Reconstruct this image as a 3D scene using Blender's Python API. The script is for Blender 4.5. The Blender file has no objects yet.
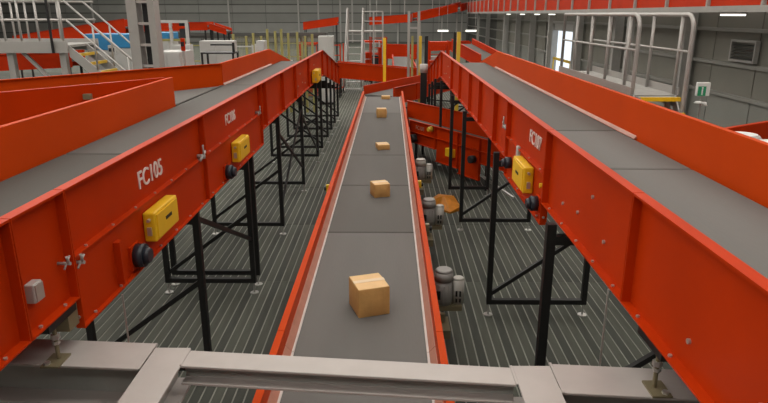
import bpy, bmesh, math, random
from mathutils import Vector, Matrix
random.seed(7)
sc = bpy.context.scene
COL = sc.collection

# ------------------------------------------------------------------ camera, light, exposure
F, CZ = 620.0, 3.5
PITCH, YAW = math.atan(187.5 / 620.0), 0.0093
cam_d = bpy.data.cameras.new('camera')
cam = bpy.data.objects.new('camera', cam_d)
COL.objects.link(cam)
cam_d.sensor_width = 36.0
cam_d.lens = F / 768.0 * 36.0
cam_d.clip_end = 300
cam.location = (0, 0, CZ)
cam.rotation_euler = (math.pi / 2 - PITCH, 0, YAW)
sc.camera = cam

world = bpy.data.worlds.new('world')
sc.world = world
world.use_nodes = True
world.node_tree.nodes['Background'].inputs[0].default_value = (0.86, 0.93, 1.0, 1)
world.node_tree.nodes['Background'].inputs[1].default_value = 1.5

ADDED_LIGHT = 5.6  # glow strength of the ceiling panels added for overhead light
sc.view_settings.view_transform = 'Standard'
sc.view_settings.look = 'None'
sc.view_settings.gamma = 1.0
sc.view_settings.use_curve_mapping = False
sc.view_settings.exposure = -0.33


def ray(px, py):
    v = Vector(((px - 384) / F, 0, 0))
    up = -(py - 201.5) / F
    v += Vector((0, math.cos(PITCH), -math.sin(PITCH))) + Vector((0, math.sin(PITCH), math.cos(PITCH))) * up
    return Matrix.Rotation(YAW, 3, 'Z') @ v


def at_y(px, py, Y):
    r = ray(px, py)
    return r * (Y / r.y) + Vector((0, 0, CZ))


# ------------------------------------------------------------------ materials
MATS = {}


def mat(name, col, rough=0.5, metal=0.0, var=0.0, scale=6.0, bump=0.0, emit=0.0, spec=0.5, stretch=(1, 1, 1), bscale=60.0, coat=0.0):
    m = bpy.data.materials.new(name)
    m.use_nodes = True
    nt = m.node_tree
    b = nt.nodes['Principled BSDF']
    b.inputs['Base Color'].default_value = (*col, 1)
    b.inputs['Roughness'].default_value = rough
    b.inputs['Metallic'].default_value = metal
    b.inputs['Specular IOR Level'].default_value = spec
    if coat:
        b.inputs['Coat Weight'].default_value = coat
        b.inputs['Coat Roughness'].default_value = 0.22
    if emit:
        b.inputs['Emission Color'].default_value = (*col, 1)
        b.inputs['Emission Strength'].default_value = emit
    if var or bump:
        tc = nt.nodes.new('ShaderNodeTexCoord')
        mp = nt.nodes.new('ShaderNodeMapping')
        mp.inputs['Scale'].default_value = stretch
        nt.links.new(tc.outputs['Object'], mp.inputs['Vector'])
    if var:
        n = nt.nodes.new('ShaderNodeTexNoise')
        n.inputs['Scale'].default_value = scale
        n.inputs['Detail'].default_value = 5
        nt.links.new(mp.outputs['Vector'], n.inputs['Vector'])
        r = nt.nodes.new('ShaderNodeValToRGB')
        r.color_ramp.elements[0].position = 0.3
        r.color_ramp.elements[1].position = 0.7
        r.color_ramp.elements[0].color = (*[c * (1 - var) for c in col], 1)
        r.color_ramp.elements[1].color = (*[min(1, c * (1 + var)) for c in col], 1)
        nt.links.new(n.outputs['Fac'], r.inputs['Fac'])
        nt.links.new(r.outputs['Color'], b.inputs['Base Color'])
    if bump:
        n2 = nt.nodes.new('ShaderNodeTexNoise')
        n2.inputs['Scale'].default_value = bscale
        n2.inputs['Detail'].default_value = 3
        nt.links.new(mp.outputs['Vector'], n2.inputs['Vector'])
        bp = nt.nodes.new('ShaderNodeBump')
        bp.inputs['Strength'].default_value = bump
        bp.inputs['Distance'].default_value = 0.01
        nt.links.new(n2.outputs['Fac'], bp.inputs['Height'])
        nt.links.new(bp.outputs['Normal'], b.inputs['Normal'])
    MATS[name] = m
    return m


mat('red', (0.47, 0.034, 0.0022), 0.42, var=0.08, scale=1.5, spec=.07)
mat('red_far', (0.47, 0.030, 0.004), 0.5, spec=.08, var=0.08, scale=1.5)
mat('orange_guard', (0.53, 0.054, 0.003), 0.5, spec=.06, var=0.06, scale=1.2)
mat('belt', (0.118, 0.113, 0.105), 0.7, spec=.12, var=0.10, scale=1.2, bump=0.15, stretch=(1, .15, 1))
mat('belt_pale', (0.152, 0.147, 0.139), 0.7, spec=.12, var=0.10, scale=1.2, bump=0.15, stretch=(1, .15, 1))
mat('belt_dark', (0.095, 0.091, 0.083), 0.7, spec=.12, var=0.10, scale=1.2, bump=0.15, stretch=(1, .15, 1))
mat('skirt', (0.55, 0.50, 0.47), 0.45, var=0.1)
mat('skirt_rose', (0.42, 0.19, 0.135), 0.45, var=0.1)
mat('black', (0.008, 0.008, 0.008), 0.5)
mat('black_rubber', (0.014, 0.014, 0.016), 0.6)
mat('dark_blue', (0.018, 0.022, 0.032), 0.4)
mat('grey_paint', (0.40, 0.365, 0.345), 0.5, var=0.06, scale=4)
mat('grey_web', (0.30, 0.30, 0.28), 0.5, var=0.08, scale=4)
mat('rail_grey', (0.40, 0.38, 0.36), 0.4, metal=0.3)
mat('zinc', (0.55, 0.54, 0.52), 0.35, metal=0.7)
mat('brass_zinc', (0.22, 0.185, 0.11), 0.5, metal=0.3)
mat('yellow', (0.80, 0.48, 0.012), 0.45, var=0.05)
mat('yellow_post', (0.62, 0.40, 0.03), 0.5)
mat('yellow_green', (0.30, 0.27, 0.09), 0.5)
mat('orange_tarp', (0.60, 0.21, 0.008), 0.5, var=0.2, scale=8)
mat('white', (0.48, 0.475, 0.46), 0.5, var=0.03)
mat('white_letter', (0.82, 0.74, 0.70), 0.5)
mat('green_sign', (0.02, 0.30, 0.14), 0.5)
mat('blue', (0.02, 0.20, 0.42), 0.5, var=0.06)
mat('motor_grey', (0.34, 0.33, 0.315), 0.45, var=0.08)
mat('motor_white', (0.50, 0.48, 0.44), 0.5, var=0.08)
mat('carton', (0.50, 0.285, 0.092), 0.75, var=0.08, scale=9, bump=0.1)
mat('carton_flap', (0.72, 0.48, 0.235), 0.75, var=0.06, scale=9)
mat('tape', (0.70, 0.52, 0.32), 0.35)
mat('plank', (0.100, 0.106, 0.088), 0.75, spec=.15, var=0.22, scale=2.5, stretch=(3, .5, 1), bump=0.2)
mat('plank_b', (0.074, 0.079, 0.068), 0.75, spec=.15, var=0.22, scale=2.5, stretch=(3, .5, 1), bump=0.2)
mat('joint', (0.27, 0.275, 0.24), 0.7, var=0.2, scale=3)
mat('wall_clad', (0.22, 0.22, 0.205), 0.7, var=0.05, scale=.6)
mat('wall_clad_b', (0.185, 0.186, 0.172), 0.7, var=0.05, scale=.6)
mat('wall_dark', (0.075, 0.075, 0.068), 0.7)
mat('wall_right', (0.19, 0.183, 0.156), 0.7, var=0.06, scale=.6)
mat('dado', (0.24, 0.24, 0.218), 0.75, var=0.05, scale=.8)
mat('girt', (0.24, 0.235, 0.215), 0.6)
mat('column', (0.33, 0.32, 0.30), 0.6, var=0.04)
mat('ceiling', (0.42, 0.42, 0.40), 0.8)
mat('deck', (0.32, 0.31, 0.29), 0.6, var=0.1)
mat('sign_white', (0.75, 0.75, 0.73), 0.5)
m = mat('added_light_panel', (1.0, 0.955, 0.88), 0.5, emit=ADDED_LIGHT)  # emitter for the added, unseen ceiling panels
mat('lamp', (1.0, 0.96, 0.86), 0.5, emit=3.0)
glass = mat('mesh_panel', (0.30, 0.28, 0.16), 0.6)

# ------------------------------------------------------------------ mesh helpers


class MB:
    def __init__(self, off=(0, 0, 0)):
        self.v, self.f, self.o = [], [], Vector(off)

    def add(self, vs, fs):
        n = len(self.v)
        self.v += [tuple(Vector(p) - self.o) for p in vs]
        self.f += [tuple(i + n for i in q) for q in fs]
        return self

    def hexa(self, p):   # 8 points: bottom loop then top loop
        return self.add(p, [(3, 2, 1, 0), (4, 5, 6, 7), (0, 1, 5, 4), (1, 2, 6, 5), (2, 3, 7, 6), (3, 0, 4, 7)])

    def box(self, x0, x1, y0, y1, z0, z1):
        x0, x1 = min(x0, x1), max(x0, x1)
        y0, y1 = min(y0, y1), max(y0, y1)
        return self.hexa([(x0, y0, z0), (x1, y0, z0), (x1, y1, z0), (x0, y1, z0),
                          (x0, y0, z1), (x1, y0, z1), (x1, y1, z1), (x0, y1, z1)])

    def sbox(self, x0, x1, y0, y1, a0, a1, b0, b1):
        """box whose end y0 spans z a0..a1 and end y1 spans z b0..b1"""
        x0, x1 = min(x0, x1), max(x0, x1)
        return self.hexa([(x0, y0, a0), (x1, y0, a0), (x1, y1, b0), (x0, y1, b0),
                          (x0, y0, a1), (x1, y0, a1), (x1, y1, b1), (x0, y1, b1)])

    def bar(self, a, b, w, h, up=(0, 0, 1)):
        a, b = Vector(a), Vector(b)
        d = (b - a).normalized()
        u = Vector(up)
        if abs(d.dot(u)) > .98:
            u = Vector((0, 1, 0))
        r = d.cross(u).normalized()
        u = r.cross(d).normalized()
        r *= w / 2
        u *= h / 2
        return self.hexa([a - r - u, a + r - u, b + r - u, b - r - u, a - r + u, a + r + u, b + r + u, b - r + u])

    def cyl(self, a, b, r, n=12, r2=None):
        a, b = Vector(a), Vector(b)
        r2 = r if r2 is None else r2
        d = (b - a).normalized()
        t = Vector((1, 0, 0)) if abs(d.x) < .9 else Vector((0, 1, 0))
        e1 = d.cross(t).normalized()
        e2 = d.cross(e1)
        vs = []
        for c, rr in ((a, r), (b, r2)):
            vs += [c + (e1 * math.cos(6.2831853 * k / n) + e2 * math.sin(6.2831853 * k / n)) * rr for k in range(n)]
        fs = [(k, (k + 1) % n, n + (k + 1) % n, n + k) for k in range(n)]
        fs += [tuple(range(n - 1, -1, -1)), tuple(range(n, 2 * n))]
        return self.add(vs, fs)

    def tube(self, pts, r, n=8):
        pts = [Vector(p) for p in pts]
        vs, e1 = [], None
        for i, p in enumerate(pts):
            d = (pts[min(i + 1, len(pts) - 1)] - pts[max(i - 1, 0)]).normalized()
            if e1 is None:
                t = Vector((1, 0, 0)) if abs(d.x) < .9 else Vector((0, 1, 0))
                e1 = d.cross(t).normalized()
            e1 = (e1 - d * e1.dot(d)).normalized()
            e2 = d.cross(e1)
            vs += [p + (e1 * math.cos(6.2831853 * k / n) + e2 * math.sin(6.2831853 * k / n)) * r for k in range(n)]
        fs = []
        for i in range(len(pts) - 1):
            for k in range(n):
                fs.append((i * n + k, i * n + (k + 1) % n, (i + 1) * n + (k + 1) % n, (i + 1) * n + k))
        fs += [tuple(range(n - 1, -1, -1)), tuple(range((len(pts) - 1) * n, len(pts) * n))]
        return self.add(vs, fs)

    def prism(self, poly, z0, z1):
        n = len(poly)
        vs = [(x, y, z0) for x, y in poly] + [(x, y, z1) for x, y in poly]
        fs = [(k, (k + 1) % n, n + (k + 1) % n, n + k) for k in range(n)]
        fs += [tuple(range(n - 1, -1, -1)), tuple(range(n, 2 * n))]
        return self.add(vs, fs)

    def mesh(self, name, m, smooth=False):
        me = bpy.data.meshes.new(name)
        me.from_pydata(self.v, [], self.f)
        bm = bmesh.new()
        bm.from_mesh(me)
        bmesh.ops.recalc_face_normals(bm, faces=bm.faces)
        bm.to_mesh(me)
        bm.free()
        me.materials.append(MATS[m])
        if smooth:
            for p in me.polygons:
                p.use_smooth = len(p.vertices) == 4
        return me

    def build(self, name, m, parent=None, smooth=False, bevel=0.0):
        o = bpy.data.objects.new(name, self.mesh(name, m, smooth))
        COL.objects.link(o)
        if parent is not None:
            o.parent = parent
        if bevel:
            md = o.modifiers.new('bevel', 'BEVEL')
            md.width = bevel
            md.segments = 2
            md.limit_method = 'ANGLE'
        return o


def tag(o, label, cat, group=None, kind=None):
    o['label'] = label
    o['category'] = cat
    if group:
        o['group'] = group
    if kind:
        o['kind'] = kind
    return o


def struct(o):
    o['kind'] = 'structure'
    return o


def thing(name, label, cat, loc=(0, 0, 0), rotz=0.0, group=None):
    o = bpy.data.objects.new(name, None)
    COL.objects.link(o)
    o.empty_display_size = 0.2
    o.location = loc
    o.rotation_euler = (0, 0, rotz)
    return tag(o, label, cat, group)


def stuff(o):
    o['kind'] = 'stuff'
    return o


def lettering(text, parent, pos, right, up, height, m='white_letter', name='lettering', squeeze=1.0):
    """flat text mesh; pos = centre, in the parent thing's coordinates"""
    cu = bpy.data.curves.new('t', 'FONT')
    cu.body = text
    cu.size = 1.0
    cu.extrude = 0.004
    cu.align_x = 'CENTER'
    t = bpy.data.objects.new('t', cu)
    COL.objects.link(t)
    dg = bpy.context.evaluated_depsgraph_get()
    me = bpy.data.meshes.new_from_object(t.evaluated_get(dg))
    bpy.data.objects.remove(t)
    R, U = Vector(right).normalized(), Vector(up).normalized()
    N = R.cross(U)
    k = height / 0.70
    P = Vector(pos)
    for v in me.vertices:
        v.co = P + R * v.co.x * k * squeeze + U * (v.co.y - .35) * k + N * v.co.z
    me.materials.clear()
    me.materials.append(MATS[m])
    me.name = name
    o = bpy.data.objects.new(name, me)
    COL.objects.link(o)
    o.parent = parent
    return o


# ------------------------------------------------------------------ the hall
XL, XR, YB, YF, ZC = -54.0, 10.0, -7.0, 82.0, 9.0

fl = struct(MB().box(XL - .3, XR + .3, YB - .3, YF + .3, -0.3, -0.004).build('floor', 'joint'))
PW, PL = 0.105, 2.4
pm = [MB().box(0, PW - .017, 0, PL - .012, -0.004, 0).mesh('plank', k) for k in ('plank', 'plank_b')]
nx0, nx1 = -30, 30
for j in range(5):
    for i in range(nx0, nx1):
        o = bpy.data.objects.new('plank', pm[1 if (i % 3 == 0 or random.random() < .2) else 0])
        COL.objects.link(o)
        o.parent = fl
        o.location = (i * PW, 3.0 + j * PL, 0)
rest = MB()
for j in range(-4, 15):
    for i in range(-86, 96):
        if 0 <= j < 5 and nx0 <= i < nx1:
            continue
        x, y = i * PW, 3.0 + j * PL
        rest.box(x, x + PW - .017, y, y + PL - .012, -0.004, 0)
stuff(rest.build('planks', 'plank', fl))
MB().box(XL, XR, 39.2, YF, -.004, 0).build('screed', 'plank', fl)

MB().box(XL, -9.02, YB, 39.18, -.004, 0).build('screed', 'plank_b', fl)

# far wall: framed rows of horizontal cladding
wf = struct(MB().box(XL - .3, XR + .3, YF + .06, YF + .3, -.3, ZC).build('wall_far', 'wall_dark'))
rows = [(0.0, 1.2), (1.2, 2.45), (2.45, 3.6), (3.62, 4.62), (4.66, 5.66), (5.7, 7.3), (7.34, 8.96)]
for k, (a, b) in enumerate(rows):
    x = XL
    while x < XR - .5:
        x1 = min(XR, x + 4.25)
        MB().box(x + .03, x1 - .03, YF, YF + .06, a + .06, b - .05).build('cladding_panel', 'wall_clad' if k % 2 else 'wall_clad_b', wf)
        x = x1
for px in (48, 91, 228, 298, 318, 340, 352, 370):
    X = at_y(px, 5, YF - .2).x
    MB().box(X - .1, X + .1, YF - .14, YF - .001, 0, ZC).build('wall_post', 'column', wf)

# right wall
wr = struct(MB().box(XR + .08, XR + .3, YB - .3, 34.7, -.3, ZC).box(XR + .08, XR + .3, 39.5, YF + .3, -.3, ZC)
            .box(XR + .08, XR + .3, 34.7, 39.5, 2.95, ZC).build('wall_right', 'wall_dark'))
y = 3.0
while y < 60:
    y1 = y + 2.4
    inside = y1 > 34.7 and y < 39.5
    spans = [(2.1, 3.04), (3.08, 4.9), (4.94, 8.96)] if inside else [(0.02, 1.17), (1.25, 2.06), (2.12, 3.04), (3.08, 4.9), (4.94, 8.96)]
    if inside:
        spans = [(3.08, 4.9), (4.94, 8.96)]
    for k, (a, b) in enumerate(spans):
        MB().box(XR + .02, XR + .08, y + .02, y1 - .02, a, b).build('dado_panel' if a < .1 else 'cladding_panel', 'dado' if a < .1 else 'wall_right', wr)
    y = y1
for z in (1.2, 2.09, 3.06, 4.92):
    MB().box(XR - .1, XR + .02, YB, 34.6, z - .05, z + .05).build('girt', 'girt', wr)
    MB().box(XR - .1, XR + .02, 39.6, YF, z - .05, z + .05).build('girt', 'girt', wr)
for yy in (7.5, 15.0, 21.0, 27.5, 33.2, 44.0, 49.0, 54.0, 64.0):
    MB().box(XR - .45, XR - .1, yy - .15, yy + .15, 0, ZC).build('wall_column', 'column', wr)
# high vent louvre in the right wall
v = thing('wall_vent', 'dark louvred vent frame high on the right grey wall', 'vent', (XR - .02, 15.9, 2.2))
fr = MB()
for (a, b, c, d) in ((0, 1.3, 0, .06), (0, 1.3, .54, .6), (0, .06, .06, .54), (1.24, 1.3, .06, .54)):
    fr.box(-.12, 0.0, a, b, c, d)
fr.build('frame', 'column', v)
for k in range(5):
    MB().hexa([(-.09, .06, .08 + k * .09), (-.01, .06, .11 + k * .09), (-.01, 1.24, .11 + k * .09), (-.09, 1.24, .08 + k * .09),
               (-.09, .06, .09 + k * .09), (-.01, .06, .12 + k * .09), (-.01, 1.24, .12 + k * .09), (-.09, 1.24, .09 + k * .09)]).build('slat', 'wall_dark', v)
v.location = (XR - .02, 17.3, 2.2)

# open roller door in the right wall, daylight behind
d1 = struct(MB().box(XR - .12, XR + .3, 34.6, 34.8, 0, 2.95).box(XR - .12, XR + .3, 39.4, 39.6, 0, 2.95)
            .box(XR - .12, XR + .3, 34.6, 39.6, 2.95, 3.1).build('door_1', 'column'))
MB().box(XR + .05, XR + .09, 34.8, 39.4, 2.55, 2.95).build('rolled_curtain', 'white', d1)
MB().box(XR - .02, XR + .04, 35.2, 35.3, 0.02, 1.0).box(XR - .02, XR + .04, 38.9, 39.0, 0.02, 1.0).box(XR - .02, XR + .04, 35.2, 39.0, .85, 1.0).build('barrier', 'yellow_post', d1)

struct(MB().box(XL - .3, XL, YB - .3, YF + .3, -.3, ZC).build('wall_left', 'wall_clad'))
struct(MB().box(XL, XR + .3, YB - .3, YB, -.3, ZC).build('wall_near', 'wall_clad'))
ce = struct(MB().box(XL - .3, XR + .3, YB - .3, YF + .3, ZC, ZC + .2).build('ceiling', 'ceiling'))
y = -5.0
while y < YF - 3:
    MB().box(-38, XR - .8, y, y + 2.0, ZC - .04, ZC - .005).build('added_light_panel', 'added_light_panel', ce)  # glowing strips out of view, added to light the hall softly from above
    y += 6.0

# ------------------------------------------------------------------ the two raised side conveyors
TOP, NORM, DEEP, BELT, GTOP, LEDGE = 2.61, 2.015, 1.825, 2.35, 2.70, 2.23


def frame(parent, xa, xb, Y, ztop, dia=1, w=.06, base=.15, brace=True):
    """H frame across the conveyor; coordinates are world minus parent location (parents stand at y=0,z=0)"""
    ox = parent.location.x
    a, b = sorted((xa - ox, xb - ox))
    fr = MB().box(a + w / 2, b - w / 2, Y - w / 2, Y + w / 2, base, base + w)
    fo = fr.build('support_frame', 'black', parent)
    MB().box(a + w / 2, b - w / 2, Y - w / 2, Y + w / 2, ztop - .16, ztop - .16 + w).build('cross_bar', 'black', fo)
    for x in (a, b):
        MB().box(x - w / 2, x + w / 2, Y - w / 2, Y + w / 2, base, ztop).build('post', 'black', fo)
        MB().cyl((x, Y, 0), (x, Y, .012), .055, 10).cyl((x, Y, .012), (x, Y, base), .011, 8).build('levelling_foot', 'zinc', fo)
    if brace:
        p, q = ((a, Y, base + .12), (b, Y, base + .95)) if dia > 0 else ((b, Y, base + .12), (a, Y, base + .95))
        MB().bar(p, q, .045, .045).build('brace', 'black', fo)
    return fo


def side_conveyor(s, X0, seams, deep, guards, belts, label, peak, tail):
    t = thing('belt_conveyor', label, 'conveyor', (X0, 0, 0))

    def X(x):
        return s * x
    for i in range(len(seams) - 1):
        y0, y1 = seams[i], seams[i + 1]
        isd = any(a - .01 <= y0 and y1 <= b + .01 for a, b in deep)
        zb = DEEP if isd else NORM
        g = .004
        m = MB()
        m.box(X(.050), X(.058), y0 + g, y1 - g, zb, TOP)                      # web
        m.box(X(0), X(.060), y0 + g, y1 - g, TOP, TOP + .012)                 # top flange
        m.box(X(0), X(.050), y0 + g, y1 - g, zb - .010, zb)                   # bottom flange
        for ye in (y0 + g, y1 - g - .008):
            m.box(X(.001), X(.050), ye, ye + .008, zb, TOP)                   # end plates
        if isd:
            m.box(X(.004), X(.050), y0 + .012, y1 - .012, LEDGE, LEDGE + .010)
            m.box(X(.030), X(.050), y0 + .012, y1 - .012, zb, LEDGE)
        p = m.build('side_panel', 'red', t)
        bo = MB()
        for k in range(5 if isd else 4):
            z = zb + .06 + k * (TOP - zb - .12) / (4 if isd else 3)
            bo.cyl((X(.026), y0 + g, z), (X(.026), y0 - .010, z), .010, 6)
        n = max(2, int((y1 - y0) / .35))
        for k in range(n):
            yy = y0 + (k + .5) * (y1 - y0) / n
            bo.cyl((X(.022), yy, zb), (X(.022), yy, zb + .010), .010, 6)
            if isd:
                bo.cyl((X(.022), yy, LEDGE + .01), (X(.022), yy, LEDGE + .019), .009, 6)
        if not isd and y1 - y0 > 1.6:
            for (fy, fz) in ((.25, .28), (.75, .22), (.40, .62), (.55, .30)):
                bo.cyl((X(.050), y0 + fy * (y1 - y0), zb + fz * (TOP - zb)), (X(.038), y0 + fy * (y1 - y0), zb + fz * (TOP - zb)), .013, 8)
        stuff(bo.build('bolts', 'zinc', p))
    # falling tail behind the peak
    dz = .80
    m = MB()
    m.sbox(X(.050), X(.058), peak, tail, NORM, TOP, NORM - dz, TOP - dz)
    m.sbox(X(0), X(.060), peak, tail, TOP, TOP + .012, TOP - dz, TOP + .012 - dz)
    m.sbox(X(0), X(.050), peak, tail, NORM - .01, NORM, NORM - .01 - dz, NORM - dz)
    n = 4
    for k in range(n + 1):
        f = min(k / n, .998)
        y0, q = peak + f * (tail - peak), f * dz
        m.box(X(.001), X(.050), y0, y0 + .008, NORM - q, TOP - q)
    m.build('side_panel', 'red', t)
    # inner lining of the visible rail, belts, far guard
    m = MB().box(X(.058), X(.075), seams[0], peak, BELT - .05, TOP)
    m.sbox(X(.058), X(.075), peak, tail, BELT - .05, TOP, BELT - .05 - dz, TOP - dz)
    m.build('inner_lining', 'red', t)
    for k, (y0, y1, mm) in enumerate(belts):
        MB().box(X(.09), X(1.105), y0 + .012, y1 - .012, BELT - .09, BELT).build('belt', mm, t, bevel=.02)
    MB().sbox(X(.09), X(1.105), peak + .02, tail, BELT - .09, BELT, BELT - .09 - dz, BELT - dz).build('belt', 'belt', t)
    MB().box(X(.08), X(1.115), seams[0], peak, BELT - .16, BELT - .10).build('slider_bed', 'red', t)
    for (y0, y1) in guards:
        m = MB().box(X(1.12), X(1.135), y0, y1, NORM, GTOP)
        m.box(X(1.12), X(1.17), y0, y1, GTOP, GTOP + .012).box(X(1.135), X(1.17), y0, y1, NORM, NORM + .01)
        m.box(X(1.135), X(1.17), y0, y0 + .008, NORM + .01, GTOP).box(X(1.135), X(1.17), y1 - .008, y1, NORM + .01, GTOP)
        g = m.build('guard_panel', 'orange_guard', t)
        if y0 > 5.5:
          MB().hexa([(X(1.095), y0, BELT + .002), (X(1.12), y0, BELT + .002), (X(1.12), y1, BELT + .002), (X(1.095), y1, BELT + .002),
                   (X(1.11), y0, BELT + .02), (X(1.12), y0, BELT + .03), (X(1.12), y1, BELT + .03), (X(1.11), y1, BELT + .02)]).build('skirt_strip', 'skirt_rose', g)
    g1 = guards[-1][1]
    MB().sbox(X(1.12), X(1.135), g1, tail, NORM, GTOP, NORM - dz * (tail - g1) / (tail - peak), GTOP - dz * (tail - g1) / (tail - peak)).build('guard_panel', 'orange_guard', t)
    return t


def control_box(t, s, y0, y1, z0, z1, xo=-.06):
    """yellow drive controller on the lower side panel, round black switch next to it"""
    b = MB().box(s * xo, s * .028, y0, y1, z0, z1).build('control_box', 'yellow', t, bevel=.012)
    MB().box(s * (xo - .008), s * xo, y0 + .025, y1 - .025, z0 + .02, z1 - .02).build('lid', 'yellow', b)
    ym = (y0 + y1) / 2
    MB().box(s * (xo - .011), s * (xo - .008), ym - .05, ym + .07, (z0 + z1) / 2 + .0, (z0 + z1) / 2 + .025).build('type_plate', 'black', b)
    MB().box(s * (xo + .03), s * (xo + .06), y0 - .012, y0, z0 + .05, z0 + .11).build('nameplate', 'zinc', b)
    MB().cyl((s * -.02, y0 - .03, z1 - .05), (s * -.02, y0, z1 - .05), .012, 8).build('socket', 'zinc', b)
    return b


def isolator(t, s, y, z, r=.065):
    k = MB().box(s * .030, s * .012, y - r, y + r, z - r, z + r).build('rotary_switch', 'red', t)
    MB().cyl((s * .012, y, z), (s * -.05, y, z), r, 20).cyl((s * -.05, y, z), (s * -.085, y, z), r * .82, 20, r * .6).build('switch_body', 'dark_blue', k, smooth=True)
    MB().box(s * -.02, s * .0, y + r * .4, y + r * 1.6, z - r * .9, z - r * .2).build('warning_tag', 'white', k)
    return k


def toggle(t, s, y, z, k=1.0):
    """small silver clamp lever on the panel"""
    m = MB().cyl((s * .05, y, z), (s * -.02, y, z), .018 * k, 8).cyl((s * .0, y - .07 * k, z - .02), (s * .0, y + .07 * k, z + .03), .010 * k, 8)
    m.cyl((s * -.01, y, z), (s * -.015, y - .02, z + .09 * k), .008, 8)
    return m.build('clamp_lever', 'rail_grey', t, smooth=True)


LX, RX = -1.70, 1.25
Lseam = [-2.5, -.2, 2.62, 3.10, 5.62, 8.25, 8.6, 10.07, 11.45, 13.4, 16.2]
left = side_conveyor(-1, LX, Lseam, [(3.10, 5.62), (5.62, 8.25)], [(-2.5, .6), (.6, 5.3), (5.3, 8.15), (10.6, 15.0)],
                     [(-2.5, 5.2, 'belt_dark'), (5.2, 10.6, 'belt'), (10.6, 16.2, 'belt')],
                     'long raised orange belt conveyor marked FC105 on the left side', 16.2, 21.4)
Rseam = [-2.5, .4, 3.07, 4.9, 6.62, 7.5, 8.82, 9.97, 11.45, 13.0, 15.7]
right = side_conveyor(1, RX, Rseam, [(4.9, 6.62)], [(-2.5, 1.4), (1.4, 5.9), (5.9, 10.2), (10.2, 14.2)],
                      [(-2.5, 4.7, 'belt_pale'), (4.7, 6.35, 'belt_pale'), (6.35, 15.7, 'belt')],
                      'long raised orange belt conveyor marked FC107 on the right side', 15.7, 20.6)
# lettering and fittings, left
lettering('FC105', left, (-.046, 4.38, 2.39), (0, 1, 0), (0, 0, 1), .125)
lettering('FC106', left, (-.046, 6.75, 2.42), (0, 1, 0), (0, 0, 1), .115)
control_box(left, -1, 4.10, 4.57, 1.955, 2.17)
isolator(left, -1, 3.90, 1.935, .08)
MB().box(.012, -.03, 3.62, 3.64, 1.85, 2.13).box(.0, -.03, 3.64, 3.68, 2.11, 2.13).build('cover_strip', 'red', left)
control_box(left, -1, 6.62, 7.12, 1.94, 2.16)
isolator(left, -1, 6.32, 1.91, .075)
toggle(left, -1, 5.50, 2.26, 1.2)
toggle(left, -1, 8.05, 2.27, 1.0)
control_box(left, -1, 13.95, 14.6, 2.03, 2.30, -.10)
toggle(left, -1, 3.16, 2.19, .6)
toggle(left, -1, 3.02, 2.24, .5)
gb = MB().box(.0, -.05, 2.70, 2.78, 2.16, 2.26).build('junction_box', 'grey_paint', left, bevel=.008)
MB().box(.006, .0, 2.708, 2.772, 2.168, 2.252).build('lid', 'zinc', gb)
# fittings, right
lettering('FC107', right, (.046, 5.45, 2.43), (0, -1, 0), (0, 0, 1), .12)
control_box(right, 1, 5.34, 5.84, 1.96, 2.20)
isolator(right, 1, 5.08, 1.95)
isolator(right, 1, 6.3, 2.02, .06)
toggle(right, 1, 6.72, 2.33, 1.2)
MB().box(.0, .029, 5.95, 6.03, 2.12, 2.26).build('white_sensor', 'white', right, bevel=.006)
MB().cyl((.03, 5.0, 2.13), (-.0, 5.0, 2.13), .022, 14).build('push_button', 'yellow', right)

for Y, dia in ((2.2, 1), (5.35, 1), (7.42, 1), (7.68, 0), (9.68, 1), (12.3, 1), (14.9, 1), (15.9, -1)):
    frame(left, -1.765, -2.885, Y, DEEP if 3.1 < Y < 8.25 else NORM, dia or 1, brace=bool(dia))
for Y in (17.4, 18.6, 19.8, 21.1):
    frame(left, -1.765, -2.885, Y, NORM - .8 * (Y - 16.2) / 5.2, -1)
for (a, b) in ((((-.065), 5.35, 1.72), (-.065, 7.42, .75)), ((-.065, 9.68, 1.7), (-.065, 12.3, .5)), ((-.065, 12.3, 1.7), (-.065, 9.68, .5)), ((-.065, 14.9, .3), (-.065, 12.3, 1.6))):
    MB().bar(a, b, .03, .045).build('long_brace', 'black', left)
for Y, dia in ((1.8, -1), (4.36, 1), (6.83, 1), (9.92, 1), (14.6, 1)):
    frame(right, 1.20, 2.34, Y, DEEP if 4.9 < Y < 6.62 else NORM, dia, w=.068 if Y < 5 else .06)
frame(right, 1.20, 1.95, 11.95, NORM, 1, brace=False)
for Y in (16.6, 17.8, 19.0):
    frame(right, 1.20, 2.34, Y, NORM - .8 * (Y - 15.7) / 4.9, 1)

# levelling feet that rest on the grey steel bridge
for t, s, y in ((left, -1, 2.88), (right, 1, 2.65)):
    ft = MB().box(s * .005, s * .10, y - .085, y + .05, 1.750, 1.760).build('levelling_foot', 'brass_zinc', t)
    MB().cyl((s * .045, y, 1.76), (s * .045, y, 2.0), .011, 10).build('threaded_rod', 'brass_zinc', ft)
    MB().cyl((s * .045, y, 1.875), (s * .045, y, 1.90), .024, 6).cyl((s * .045, y, 1.845), (s * .045, y, 1.86), .02, 6).build('nut', 'zinc', ft)
    MB().cyl((s * .075, y - .06, 1.76), (s * .075, y - .06, 1.772), .018, 6).build('anchor_bolt', 'zinc', ft)
    MB().box(s * .01, s * .09, y - .10, y + .18, 1.955, 2.004).build('bracket', 'black', ft)
MB().box(-.02, -.10, 2.98, 3.085, 1.86, 2.0).build('bearing_cover', 'brass_zinc', left)
MB().cyl((.02, 3.55, 0.02), (.02, 3.55, 1.81), .006, 6).build('tie_rod', 'zinc', left)
MB().cyl((-.0, 3.25, 0.02), (.0, 3.25, 2.0), .006, 6).build('tie_rod', 'zinc', right)

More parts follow.
